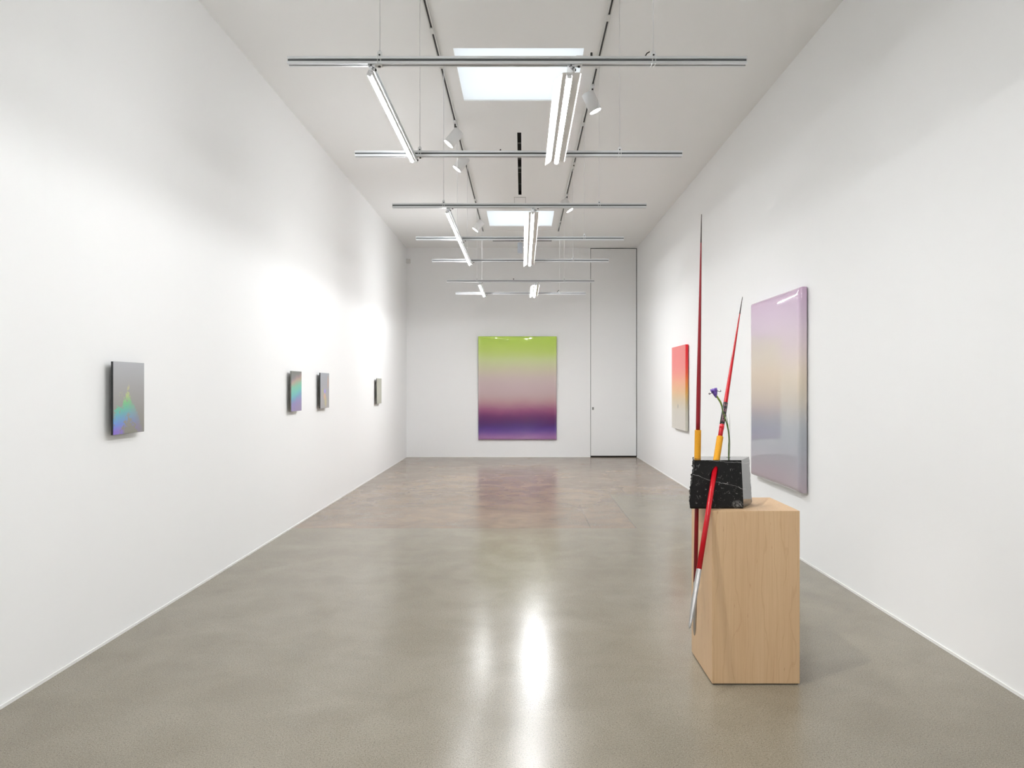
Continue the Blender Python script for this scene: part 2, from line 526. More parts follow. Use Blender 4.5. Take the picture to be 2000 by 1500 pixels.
# ------------------------------------------------------------------ lengthwise light fixtures under the crossbars
# section: a square slotted profile whose lower-left corner is cut at 45 degrees, a tube batten under it
def make_fixture(x, y0, y1, n_tubes, refl, label, group, skew=0.0, power=1.0):
    L = y1 - y0
    zc = HB - S / 2 - .017
    t = thing('linear_light', label, 'light fixture', (x, y0, zc), (0, 0, -skew / L), group)
    a = .016
    prof = [(-a, a), (-.004, a), (-.004, a - .003), (-.007, a - .009), (.007, a - .009), (.004, a - .003), (.004, a), (a, a),
            (a, .004), (a - .003, .004), (a - .009, .007), (a - .009, -.007), (a - .003, -.004), (a, -.004), (a, -a), (a - .006, -a), (-a, a - .006)]
    bm = bmesh.new(); prism(bm, prof, 'y', -.012, L + .012)
    obj('aluminium_rail', bm, M_ALU, t)
    for ye in (-.0125, L + .0115):
        bm = bmesh.new()
        for (u, w_) in ((-.006, .006), (.006, -.006), (-.010, .012), (.011, -.011)):
            tube(bm, [(u, ye, w_), (u, ye + .001, w_)], .0022, 8)
        obj('rail_end_holes', bm, M_BOLT, t)
    seg = L / n_tubes
    ang = math.radians(-34 if not refl else 0)
    for k in range(n_tubes):
        ya, yb = k * seg + .015, (k + 1) * seg - .015
        # batten
        R = Matrix.Rotation(-ang, 4, 'Y')
        off = Vector((-.0045, 0, -.0045)) if not refl else Vector((-.006, 0, -.013))
        MM = Matrix.Translation(off) @ R
        bm = bmesh.new(); box(bm, -.013, .013, ya, yb, -.012, -.001, MM)
        bt = obj('batten', bm, M_WHITE, t)
        # lamp: a diffuser with a rounded front
        bm = bmesh.new()
        if refl:
            arc = [(-.0125, -.0125)] + [(-.0125 * math.cos(q), -.014 - .013 * math.sin(q)) for q in [PI * j / 12 for j in range(13)]] + [(.0125, -.0125)]
        else:       # a bare round tube
            arc = [(-.0115 * math.cos(q), -.0165 - .0115 * math.sin(q)) for q in [-.9 + (PI + 1.8) * j / 16 for j in range(17)]]
        lo, hi = [], []
        for (u, w_) in arc:
            lo.append(bm.verts.new(MM @ Vector((u, ya + .01, w_))))
            hi.append(bm.verts.new(MM @ Vector((u, yb - .01, w_))))
        for j in range(len(arc)):
            f = bm.faces.new((lo[j], lo[(j + 1) % len(arc)], hi[(j + 1) % len(arc)], hi[j]))
            f.smooth = 0 < j < len(arc) - 2
        bm.faces.new(lo); bm.faces.new(hi[::-1])
        obj('lamp', bm, tube_mat((TUBE_R if refl else TUBE) * power), bt, label='lit white tube')
        if refl:
            bm = bmesh.new()
            box(bm, -.0150, -.0132, ya, yb, -.0190, -.001, MM); box(bm, .0132, .0150, ya, yb, -.0210, -.001, MM)
            obj('batten_side', bm, M_WHITE, bt)  # cheeks added to keep tube light off the flat of the reflector
        for (p, q) in ((ya, ya + .009), (yb - .009, yb)):
            bm = bmesh.new(); box(bm, -.0125, .0125, p, q, -.027, -.012, MM)
            obj('lamp_holder', bm, M_WHITE, bt, bevel=.003)
        if refl:
            # folded white sheet: steep lip on the left, flat middle, small lip on the right
            sec = [(-.086, -.040), (-.040, -.006), (-.030, -.0165), (.040, -.0165), (.052, -.0175)]
            sec = [(-.082, -.044), (-.038, -.0175), (.046, -.0175), (.053, -.022)]
            bm = bmesh.new()
            top, bot = [], []
            e0, e1 = ya - .01, yb + .01
            for s_i, (u, w_) in enumerate(sec):
                in0 = .035 if s_i == 0 else 0
                row = []
                for (yy) in (e0 + (0 if s_i else in0), e1 - (0 if s_i else -.0)):
                    row.append((bm.verts.new((u, yy, w_)), bm.verts.new((u, yy, w_ + .0015))))
                top.append(row)
            for r0, r1 in zip(top, top[1:]):
                (a0, A0), (b0, B0) = r0
                (a1, A1), (b1, B1) = r1
                bm.faces.new((a0, a1, b1, b0)); bm.faces.new((A0, B0, B1, A1))
                bm.faces.new((a0, A0, A1, a1)); bm.faces.new((b0, b1, B1, B0))
            (a0, A0), (b0, B0) = top[0]; bm.faces.new((a0, b0, B0, A0))
            (a0, A0), (b0, B0) = top[-1]; bm.faces.new((a0, A0, B0, b0))
            obj('reflector', bm, M_REFL, t)
    return t

def brackets(t, ys):
    """L brackets that hold the rail to each crossbar, on the right side of the rail"""
    for yy in ys:
        bm = bmesh.new()
        box(bm, .0165, .0200, yy - .015, yy + .015, -.018, .0160)
        box(bm, .0200, .055, yy - .015, yy + .015, .0125, .0162)
        b_ = obj('corner_bracket', bm, M_STEEL, t, bevel=.001)
        bm = bmesh.new()
        tube(bm, [(.0200, yy, -.006), (.0255, yy, -.006)], .0065, 12)
        tube(bm, [(.040, yy, .0125), (.040, yy, .007)], .0065, 12)
        obj('bracket_bolts', bm, M_BOLT, b_)
def run(x, i0, i1, n, refl, label, group, power=1.0, skew=0.0):
    y0, y1 = ALL_BARS[i0], ALL_BARS[i1]
    lo, hi = min(y0, y1), max(y0, y1)
    t = make_fixture(x, lo, hi, n, refl, label, group, skew, power)
    ks = sorted(ALL_BARS[k] - lo for k in range(min(i0, i1), max(i0, i1) + 1))
    brackets(t, ks)
    return t
GL, GR = 'left-hand wall-washing tubes', 'right-hand tubes with reflectors'
run(-.745, 0, 1, 1, False, 'bare lit tube on a silver rail, left side, between the two nearest crossbars', GL, 0.75)
run(-.660, 2, 4, 2, False, 'long bare lit tube on a silver rail, left side, from third to fifth crossbar', GL, 0.62)
run(-.650, 5, 6, 1, False, 'short lit tube on a silver rail, left side, between the two farthest crossbars', GL, 1.50)
run(.240, 0, 1, 1, True, 'lit tube under a white folded reflector, right side, between the two nearest crossbars', GR, 0.87)
run(.100, 2, 4, 2, True, 'long lit tube under a white reflector, centre, from third to fifth crossbar', GR, 0.74)
run(.212, 5, 6, 1, True, 'small lit tube under a white reflector, between the two farthest crossbars', GR, 2.00)
run(-.70, 9, 7, 2, False, 'bare lit tube on a silver rail, left side, overhead behind the viewpoint', GL, 0.90)  # this and the next three: unseen tubes added to light the near walls
run(.20, 9, 7, 2, True, 'lit tube under a white reflector, right side, overhead behind the viewpoint', GR, 0.85)
run(-.70, 11, 10, 1, False, 'bare lit tube on a silver rail, left side, at the rear of the room', GL, 0.90)
run(.20, 11, 10, 1, True, 'lit tube under a white reflector, right side, at the rear of the room', GR, 0.80)

# ------------------------------------------------------------------ ceiling tracks and spotlights
M_TRACKDARK = plain('track_conductor_gap', (.03, .03, .03, 1), .6)
M_TRACK = plain('white_track', (.74, .74, .72, 1), .45)
def track(x, label):
    t = thing('lighting_track', label, 'light track', (x, -5.5, ZC), group='ceiling lighting tracks')
    L = 5.5 + 13.28
    bm = bmesh.new()
    w, hh, q = .0165, .030, .0078
    prism(bm, [(-w, 0), (-w, -hh), (-q, -hh), (-q, -.010), (q, -.010), (q, -hh), (w, -hh), (w, 0)], 'y', 0, L)
    obj('track_channel', bm, M_TRACK, t)
    bm = bmesh.new(); box(bm, -q, q, .002, L - .002, -.024, -.0101)
    obj('track_gap', bm, M_TRACKDARK, t)
    return t
TXL, TXR = -.725, .668
tl = track(TXL, 'thin white track with a dark slot along the ceiling, left of the skylights')
tr_ = track(TXR, 'thin white track with a dark slot along the ceiling, right of the skylights')
# white cable grippers and couplers plugged in the tracks
def couplers(t, x, ys):
    for y in ys:
        bm = bmesh.new(); box(bm, -.014, .014, y - .045 + 5.5, y + .045 + 5.5, -.0405, -.0302)
        obj('track_coupler', bm, M_TRACK, t, bevel=.003)
couplers(tl, TXL, BAR_Y + [5.75, 8.75])
couplers(tr_, TXR, BAR_Y + [5.55, 9.35])

def spotlight(x, y, head_c, d, label, power, cone=62):
    t = thing('track_spotlight', label, 'spotlight', (x, y, ZC - .0305), group='white track spotlights')
    bm = bmesh.new(); box(bm, -.015, .015, -.055, .055, -.026, -.0005)
    obj('track_adapter', bm, M_WHITE, t, bevel=.003)
    d = Vector(d).normalized()
    hc = Vector(head_c) - Vector((x, y, ZC - .0305))     # centre of the head, local
    bm = bmesh.new()
    tube(bm, [(0, 0, -.026), (0, 0, -.052), tuple(hc - d * .03 + Vector((0, 0, .02)))], [.008, .008, .007], 10)
    obj('swivel_arm', bm, M_BOLT, t)
    a, b_ = hc - d * .092, hc + d * .092
    R = .060
    bm = bmesh.new()
    u, v = frame_of(d)
    prof = [(a, R * .90), (a + d * .001, R * .955), (a + d * .008, R), (b_, R), (b_, R * .94), (b_ - d * .012, R * .93)]
    rg = [[bm.verts.new(p + r_ * (math.cos(2 * PI * k / 40) * u + math.sin(2 * PI * k / 40) * v)) for k in range(40)] for p, r_ in prof]
    for q0, q1 in zip(rg, rg[1:]):
        for k in range(40):
            bm.faces.new((q0[k], q0[(k + 1) % 40], q1[(k + 1) % 40], q1[k])).smooth = q0 is rg[2]
    bm.faces.new([bm.verts.new(a + R * .90 * (math.cos(2 * PI * k / 40) * u + math.sin(2 * PI * k / 40) * v)) for k in range(40)])
    bmesh.ops.remove_doubles(bm, verts=bm.verts, dist=1e-5)
    head = obj('lamp_head', bm, M_WHITE, t)
    bm = bmesh.new()
    c0 = b_ - d * .002
    bm.faces.new([bm.verts.new(c0 + R * .915 * (math.cos(2 * PI * k / 40) * u + math.sin(2 * PI * k / 40) * v)) for k in range(40)])
    lens = obj('lens', bm, M_LENS, head, label='glowing white lens')
    ld = bpy.data.lights.new('spot_beam', 'SPOT')
    ld.energy = power
    ld.spot_size = math.radians(cone)
    ld.spot_blend = 1.0
    ld.shadow_soft_size = .05
    ld.color = (1, .985, .96)
    lo = bpy.data.objects.new('spot_beam', ld)
    COL.objects.link(lo)
    lo.parent = t
    lo.location = b_ + d * .052
    lo.rotation_euler = d.to_track_quat('-Z', 'Y').to_euler()
    return t
def P(px, py, y):       # a point of the room seen at this place of the photograph, y metres away
    return Vector(((px - 1020) * y / 1400, y, 1.5 + (753 - py) * y / 1400))
spotlight(TXR, 6.82, P(1155.5, 200, 6.78), (.40, .03, -.915), 'white cylinder spotlight on the right track, nearest, beside the nearer skylight', SPOT)
spotlight(TXR, 10.70, P(1107, 401, 10.65), (.52, -.05, -.85), 'white cylinder spotlight on the right track, beyond the third crossbar', SPOT)
spotlight(TXL, 7.74, P(886.5, 269, 7.70), (-.62, -.07, -.75), 'white cylinder spotlight on the left track, nearest, above the second crossbar', SPOT)
spotlight(TXL, 8.85, P(901, 319, 8.80), (-.58, -.05, -.78), 'white cylinder spotlight on the left track, just below and behind the second crossbar', SPOT)
spotlight(TXL, 12.35, P(934.5, 441, 12.3), (-.58, -.05, -.78), 'white cylinder spotlight on the left track, farthest, beside the farther skylight', SPOT * .6)
spotlight(TXL, 2.38, (-.60, 2.40, 4.20), (.435, .345, -.83), 'white cylinder spotlight on the left track above the viewpoint, aimed at the pedestal', SPOT * 15, 30)  # unseen spotlight added to brighten the pedestal and cast the bar's shadow

# pale pendant device beyond the farther skylight, and a sensor in the back corner
t = thing('pendant_sensor', 'pale bluish white cylinder hanging from the ceiling near the back wall', 'ceiling device', (-.04, 13.95, ZC))
bm = bmesh.new(); tube(bm, [(0, 0, 0), (0, 0, -.10)], .006, 8)
obj('stem', bm, M_WHITE, t)
bm = bmesh.new(); tube(bm, [(0, 0, -.10), (0, 0, -.104), (0, 0, -.30), (0, 0, -.304)], [.045, .052, .052, .046], 24)
obj('body', bm, plain('pale_blue_plastic', (.72, .78, .88, 1), .4), t)
bm = bmesh.new()
pts = [(0, 0), (.085, 0), (0, -.085)]
vv = []
prism(bm, pts, 'z', -.045, .045)
o = obj('corner_sensor', bm, plain('grey_sensor_plastic', (.66, .66, .64, 1), .5), bevel=.006)
o.location = (XL, YB, 4.10)
tag(o, 'small grey sensor high in the back left corner of the room', 'sensor')

# ------------------------------------------------------------------ paintings
def panel_mesh(w, h, t, r, bulge=0.0):
    """box w x h x t, front face at -t, rounded front edges, slight swelling of the resin face"""
    bm = bmesh.new()
    nx, nz = 24, 30
    def ring(inset, y):
        pass
    grid = {}
    for i in range(nx + 1):
        for j in range(nz + 1):
            u, v = i / nx, j / nz
            sx = lambda s: 0.5 - 0.5 * math.cos(PI * s)
            x, z = (sx(u) - .5) * w, (sx(v) - .5) * h
            dx, dz = w / 2 - abs(x), h / 2 - abs(z)
            def edge(d):
                if d >= r:
                    return 0
                q = r - d
                return r - math.sqrt(max(r * r - q * q, 0))
            y = -t + max(edge(dx), edge(dz)) - bulge * (1 - (2 * x / w) ** 2) * (1 - (2 * z / h) ** 4)
            grid[i, j] = bm.verts.new((x, y, z))
    for i in range(nx):
        for j in range(nz):
            bm.faces.new((grid[i, j], grid[i + 1, j], grid[i + 1, j + 1], grid[i, j + 1])).smooth = r > .01
    border = [(i, 0) for i in range(nx)] + [(nx, j) for j in range(nz)] + [(i, nz) for i in range(nx, 0, -1)] + [(0, j) for j in range(nz, 0, -1)]
    back = [bm.verts.new((grid[k].co.x, 0, grid[k].co.z)) for k in border]
    n = len(border)
    for k in range(n):
        bm.faces.new((grid[border[k]], grid[border[(k + 1) % n]], back[(k + 1) % n], back[k]))
    bm.faces.new(back)
    return bm

def gradient_mat(name, stops, h, rough=.08, wob=.03, coat=1.0, extra=None, edge=None):
    m, nt, b = new_mat(name)
    tc = N(nt, 'ShaderNodeTexCoord')
    x, y, z = sep(nt, tc.outputs['Object'])[:3]
    nz_ = noise(nt, coords(nt, 'Object', (1, 1, 2.2)), 1.6, 3, .5, .3)
    f = math_n(nt, 'ADD', math_n(nt, 'MULTIPLY', z, 1 / h), .5)
    f = math_n(nt, 'ADD', f, math_n(nt, 'MULTIPLY', math_n(nt, 'SUBTRACT', nz_, .5), wob * 4))
    col = ramp(nt, f, stops, 'B_SPLINE')
    if extra:
        col = extra(nt, col, x, y, z)
    nt.links.new(col, b.inputs['Base Color'])
    setp(b, rough=.45, coat=coat, coat_rough=rough, spec=.2, coat_ior=1.6)
    return m

def canvas(name, label, cat, w, h, t, loc, rotz, mat, r=.02, bulge=0.004, lean=0.0, group='glossy colour-field paintings'):
    o = obj(name, panel_mesh(w, h, t, r, bulge), mat)
    o.location = loc
    o.rotation_euler = (math.radians(lean), 0, rotz)
    return tag(o, label, cat, group)

# back wall: lime to mauve to violet
mat = gradient_mat('lime_to_violet_gradient', [
    (0.00, srgb(176, 124, 172)), (0.04, srgb(148, 104, 166)), (0.09, srgb(88, 56, 148)), (0.15, srgb(80, 38, 108)), (0.22, srgb(104, 40, 100)),
    (0.29, srgb(158, 82, 128)), (0.36, srgb(188, 150, 152)), (0.44, srgb(196, 172, 174)), (0.58, srgb(206, 186, 186)),
    (0.68, srgb(208, 200, 172)), (0.77, srgb(206, 216, 158)), (0.86, srgb(196, 218, 104)), (1.0, srgb(190, 224, 84))], 2.155, .035, .012)
canvas('painting', 'large glossy painting on the back wall, lime green fading through mauve to purple', 'painting',
       1.635, 2.155, .05, (-.100, YB - .022, 1.447), 0, mat, bulge=0.0, lean=1.0)
# right wall: lavender, cream, blue grey
def lav_extra(nt, col, x, y, z):
    return col
mat = gradient_mat('lavender_to_grey_gradient', [
    (0.00, srgb(184, 170, 178)), (0.10, srgb(172, 166, 176)), (0.22, srgb(168, 174, 182)), (0.33, srgb(178, 182, 188)), (0.42, srgb(198, 192, 184)),
    (0.55, srgb(228, 212, 186)), (0.65, srgb(226, 211, 204)), (0.76, srgb(224, 206, 216)), (0.90, srgb(218, 196, 220)), (1.0, srgb(208, 176, 204))], 1.73, .03, .012)
canvas('painting', 'large glossy pale lavender and cream painting on the right wall behind the pedestal', 'painting',
       1.29, 1.735, .065, (XR - .012, 6.66, 1.463), -PI / 2, mat, r=.028, bulge=.007)
# right wall: red to orange to grey
def red_extra(nt, col, x, y, z):
    # thin scratched strokes
    v = coords(nt, 'Object', (9, 1, 2.2), (3.1, 0, 1.7))
    w = N(nt, 'ShaderNodeTexWave'); w.inputs['Scale'].default_value = .6; w.inputs['Distortion'].default_value = 7
    w.inputs['Detail'].default_value = 3
    nt.links.new(v, w.inputs['Vector'])
    s = ramp(nt, w.outputs[1], [(0.0, 1.0), (0.012, 0.0)])
    gate = ramp(nt, noise(nt, coords(nt, 'Object'), 3.4, 2), [(.56, 0.0), (.62, 1.0)])
    face = math_n(nt, 'LESS_THAN', y, -.039)
    k = math_n(nt, 'MULTIPLY', math_n(nt, 'MULTIPLY', s, gate), math_n(nt, 'MULTIPLY', face, .55))
    pale = mixc(nt, math_n(nt, 'MULTIPLY', face, .27), col, srgb(236, 226, 222))
    # small grey smudge low on the face
    dx = math_n(nt, 'SUBTRACT', x, -.02); dz = math_n(nt, 'SUBTRACT', z, -.28)
    d2 = math_n(nt, 'ADD', math_n(nt, 'MULTIPLY', dx, dx), math_n(nt, 'MULTIPLY', dz, dz))
    dot = ramp(nt, math_n(nt, 'MULTIPLY', d2, 600), [(.2, .6), (1.0, 0.0)])
    pale = mixc(nt, math_n(nt, 'MULTIPLY', dot, face), pale, srgb(130, 130, 130))
    return mixc(nt, k, pale, srgb(140, 90, 90))
mat = gradient_mat('red_to_grey_gradient', [
    (0.00, srgb(206, 204, 192)), (0.22, srgb(200, 198, 184)), (0.34, srgb(204, 186, 140)), (0.44, srgb(224, 170, 80)), (0.55, srgb(236, 142, 70)),
    (0.66, srgb(240, 92, 62)), (0.78, srgb(240, 52, 58)), (1.0, srgb(238, 30, 46))], 1.25, .22, .008, .35, red_extra)
canvas('painting', 'narrow-looking red to orange to grey painting on the right wall, farther back', 'painting',
       .93, 1.25, .042, (XR - .012, 10.78, 1.468), -PI / 2, mat, r=.004, bulge=0.0)

# ------------------------------------------------------------------ small iridescent panels on the left wall
def panel_mat(name, kind):
    m, nt, b = new_mat(name)
    tc = N(nt, 'ShaderNodeTexCoord')
    x, y, z = sep(nt, tc.outputs['Object'])[:3]      # x: along the panel (- = nearer viewer), z: up
    v = tc.outputs['Object']
    if kind == 'flame':
        col = ramp(nt, math_n(nt, 'ADD', math_n(nt, 'MULTIPLY', z, 2.35), .5), [(0, srgb(138, 136, 124)), (.5, srgb(160, 158, 156)), (1, srgb(178, 180, 184))])
        hue = ramp(nt, math_n(nt, 'ADD', math_n(nt, 'MULTIPLY', z, 2.35), math_n(nt, 'ADD', math_n(nt, 'MULTIPLY', x, -.18), .5)),
                   [(.07, srgb(140, 110, 220)), (.15, srgb(104, 140, 230)), (.25, srgb(90, 170, 215)), (.36, srgb(80, 205, 175)), (.44, srgb(100, 215, 130)), (.54, srgb(190, 215, 120)), (.66, srgb(205, 200, 140))])
        # envelope: a mountain shape, ragged
        nzv = noise(nt, v, 34, 6, .75, .8)
        nzb = noise(nt, v, 7, 4, .6, .6)
        # centreline height falls to the left and right of a peak
        peak = math_n(nt, 'MULTIPLY', math_n(nt, 'ABSOLUTE', math_n(nt, 'SUBTRACT', x, -.01)), 1.15)
        top = math_n(nt, 'SUBTRACT', .05, peak)
        d = math_n(nt, 'SUBTRACT', z, math_n(nt, 'SUBTRACT', top, .085))
        band = math_n(nt, 'ABSOLUTE', d)
        # thicker at the left side
        wdt = math_n(nt, 'ADD', .05, math_n(nt, 'MULTIPLY', math_n(nt, 'SUBTRACT', .1, x), .26))
        e = math_n(nt, 'SUBTRACT', math_n(nt, 'DIVIDE', band, wdt), 1.0)
        e = math_n(nt, 'ADD', e, math_n(nt, 'MULTIPLY', math_n(nt, 'SUBTRACT', nzv, .46), 5.0))
        e = math_n(nt, 'ADD', e, math_n(nt, 'MULTIPLY', math_n(nt, 'SUBTRACT', nzb, .5), 2.2))
        mask = ramp(nt, e, [(-.05, .85), (.12, 0.0)])
        fade = ramp(nt, math_n(nt, 'ADD', math_n(nt, 'MULTIPLY', x, 3), .5), [(0, 1.0), (.45, .75), (.8, .25), (1, 0.0)])
        col = mixc(nt, math_n(nt, 'MULTIPLY', mask, fade), col, hue)
    elif kind == 'band':
        col = ramp(nt, math_n(nt, 'ADD', math_n(nt, 'MULTIPLY', z, 2.35), .5), [(0, srgb(158, 150, 176)), (.4, srgb(160, 158, 172)), (.75, srgb(138, 140, 144)), (1, srgb(118, 122, 118))])
        s = math_n(nt, 'ADD', math_n(nt, 'ADD', math_n(nt, 'MULTIPLY', z, 2.35), .5), math_n(nt, 'MULTIPLY', x, -.55))
        s = math_n(nt, 'ADD', s, math_n(nt, 'MULTIPLY', math_n(nt, 'SUBTRACT', noise(nt, v, 7, 3), .5), .22))
        hue = ramp(nt, s, [(.0, srgb(150, 130, 205)), (.22, srgb(140, 130, 220)), (.36, srgb(96, 176, 210)), (.5, srgb(98, 208, 196)), (.64, srgb(134, 210, 176)), (.76, srgb(214, 186, 150)), (.82, srgb(216, 150, 160))])
        al = ramp(nt, s, [(.0, .15), (.25, .45), (.42, .8), (.62, .85), (.76, .5), (.88, 0.0)])
        col = mixc(nt, al, col, hue)
    elif kind == 'spots':
        col = ramp(nt, math_n(nt, 'ADD', math_n(nt, 'MULTIPLY', z, 2.35), .5), [(0, srgb(176, 176, 174)), (1, srgb(166, 172, 182))])
        def blob(cx, cz, rx, rz, c, a, col):
            dx = math_n(nt, 'MULTIPLY', math_n(nt, 'SUBTRACT', x, cx), 1 / rx)
            dz = math_n(nt, 'MULTIPLY', math_n(nt, 'SUBTRACT', z, cz), 1 / rz)
            d2 = math_n(nt, 'ADD', math_n(nt, 'MULTIPLY', dx, dx), math_n(nt, 'MULTIPLY', dz, dz))
            return mixc(nt, ramp(nt, d2, [(0, a), (.5, a * .6), (1, 0.0)]), col, c)
        col = blob(.0, -.01, .06, .035, srgb(170, 158, 235), .9, col)
        col = blob(-.01, -.07, .06, .05, srgb(228, 178, 150), .8, col)
        col = blob(.03, -.13, .06, .08, srgb(204, 196, 130), .7, col)
        col = blob(-.10, -.02, .06, .06, srgb(186, 192, 140), .5, col)
        col = blob(.14, .10, .04, .10, srgb(210, 170, 140), .6, col)
    else:
        col = ramp(nt, noise(nt, v, 4, 3), [(.3, srgb(168, 170, 150)), (.7, srgb(182, 180, 168))])
    nt.links.new(col, b.inputs['Base Color'])
    setp(b, rough=.3, spec=.4, coat=.25, coat_rough=.1)
    return m
M_PEDGE = plain('dark_panel_edge', (.018, .02, .02, 1), .45)
M_PEDGE2 = plain('grey_panel_edge', (.20, .20, .185, 1), .4, .3)
M_BACKER = plain('panel_backing_wood', (.35, .34, .31, 1), .6)
def wall_panel(kind, label, y0, y1, z0, z1, gap, edge):
    w, h = y1 - y0, z1 - z0
    yc, zc = (y0 + y1) / 2, (z0 + z1) / 2
    t = thing('iridescent_panel', label, 'wall panel', (XL, yc, zc), (0, 0, PI / 2), 'iridescent panels on the left wall')
    # local: x along the wall (+ = farther), -y out of the wall
    bm = bmesh.new(); box(bm, -w / 2 + .09, w / 2 - .09, -gap, 0, -h / 2 + .09, h / 2 - .09)
    obj('backing_box', bm, M_BACKER, t)
    bm = bmesh.new(); box(bm, -w / 2, w / 2, -gap - .012, -gap, -h / 2, h / 2)
    obj('panel_edge', bm, edge, t, bevel=.0008)
    bm = bmesh.new(); box(bm, -w / 2 + .001, w / 2 - .001, -gap - .0135, -gap - .0121, -h / 2 + .001, h / 2 - .001)
    obj('panel_face', bm, panel_mat('iridescent_' + kind, kind), t)
wall_panel('flame', 'nearest grey iridescent panel on the left wall, with green and blue flame-like figure', 4.155, 4.495, 1.212, 1.640, .036, M_PEDGE)
wall_panel('band', 'grey panel with a turquoise and violet band, second along the left wall', 7.36, 7.70, 1.232, 1.650, .036, M_PEDGE2)
wall_panel('spots', 'silvery panel with faint violet and orange spots, third along the left wall', 8.42, 8.80, 1.230, 1.650, .036, M_PEDGE)
wall_panel('plain', 'farthest and plainest grey-green panel on the left wall', 11.70, 12.08, 1.202, 1.618, .036, M_PEDGE2)

# ------------------------------------------------------------------ maple pedestal
def maple(name):
    m, nt, b = new_mat(name)
    v = coords(nt, 'Object', (1, 1, .12))
    v2 = coords(nt, 'Object', (1, 1, .22), (3, 1, 2))
    w = N(nt, 'ShaderNodeTexWave', wave_type='BANDS', bands_direction='X')
    w.inputs['Scale'].default_value = 6.5
    w.inputs['Distortion'].default_value = 12
    w.inputs['Detail'].default_value = 3
    w.inputs['Detail Scale'].default_value = 1.4
    nt.links.new(v2, w.inputs['Vector'])
    soft = noise(nt, v, 9, 4, .6)
    fine = noise(nt, coords(nt, 'Object', (1, 1, .02)), 160, 2)
    col = mixc(nt, soft, srgb(196, 162, 124), srgb(212, 182, 145))
    col = mixc(nt, ramp(nt, w.outputs[1], [(0.0, .22), (.05, 0.0)]), col, srgb(168, 130, 96))
    col = mixc(nt, ramp(nt, fine, [(.3, .22), (.6, 0.0)]), col, srgb(176, 140, 104))
    fl = noise(nt, coords(nt, 'Object', (1, 1, .18)), 60, 2)
    col = mixc(nt, ramp(nt, fl, [(.26, .5), (.31, 0.0)]), col, srgb(158, 116, 84))
    nt.links.new(col, b.inputs['Base Color'])
    setp(b, rough=.42, spec=.35)
    return m
M_MAPLE = maple('maple_veneer')
PX0, PX1, PY0, PY1, PZ = .951, 1.390, 3.590, 4.023, .872
t = thing('pedestal', 'pale maple wood pedestal box standing on the concrete floor', 'pedestal', ((PX0 + PX1) / 2, (PY0 + PY1) / 2, 0))
hx, hy = (PX1 - PX0) / 2, (PY1 - PY0) / 2
bm = bmesh.new(); box(bm, -hx, hx, -hy, hy, .007, PZ)
obj('plinth_box', bm, M_MAPLE, t, bevel=.0012)
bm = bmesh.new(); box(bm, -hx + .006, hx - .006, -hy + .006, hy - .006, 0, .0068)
obj('recessed_foot', bm, plain('dark_plywood_foot', (.09, .07, .05, 1), .7), t)

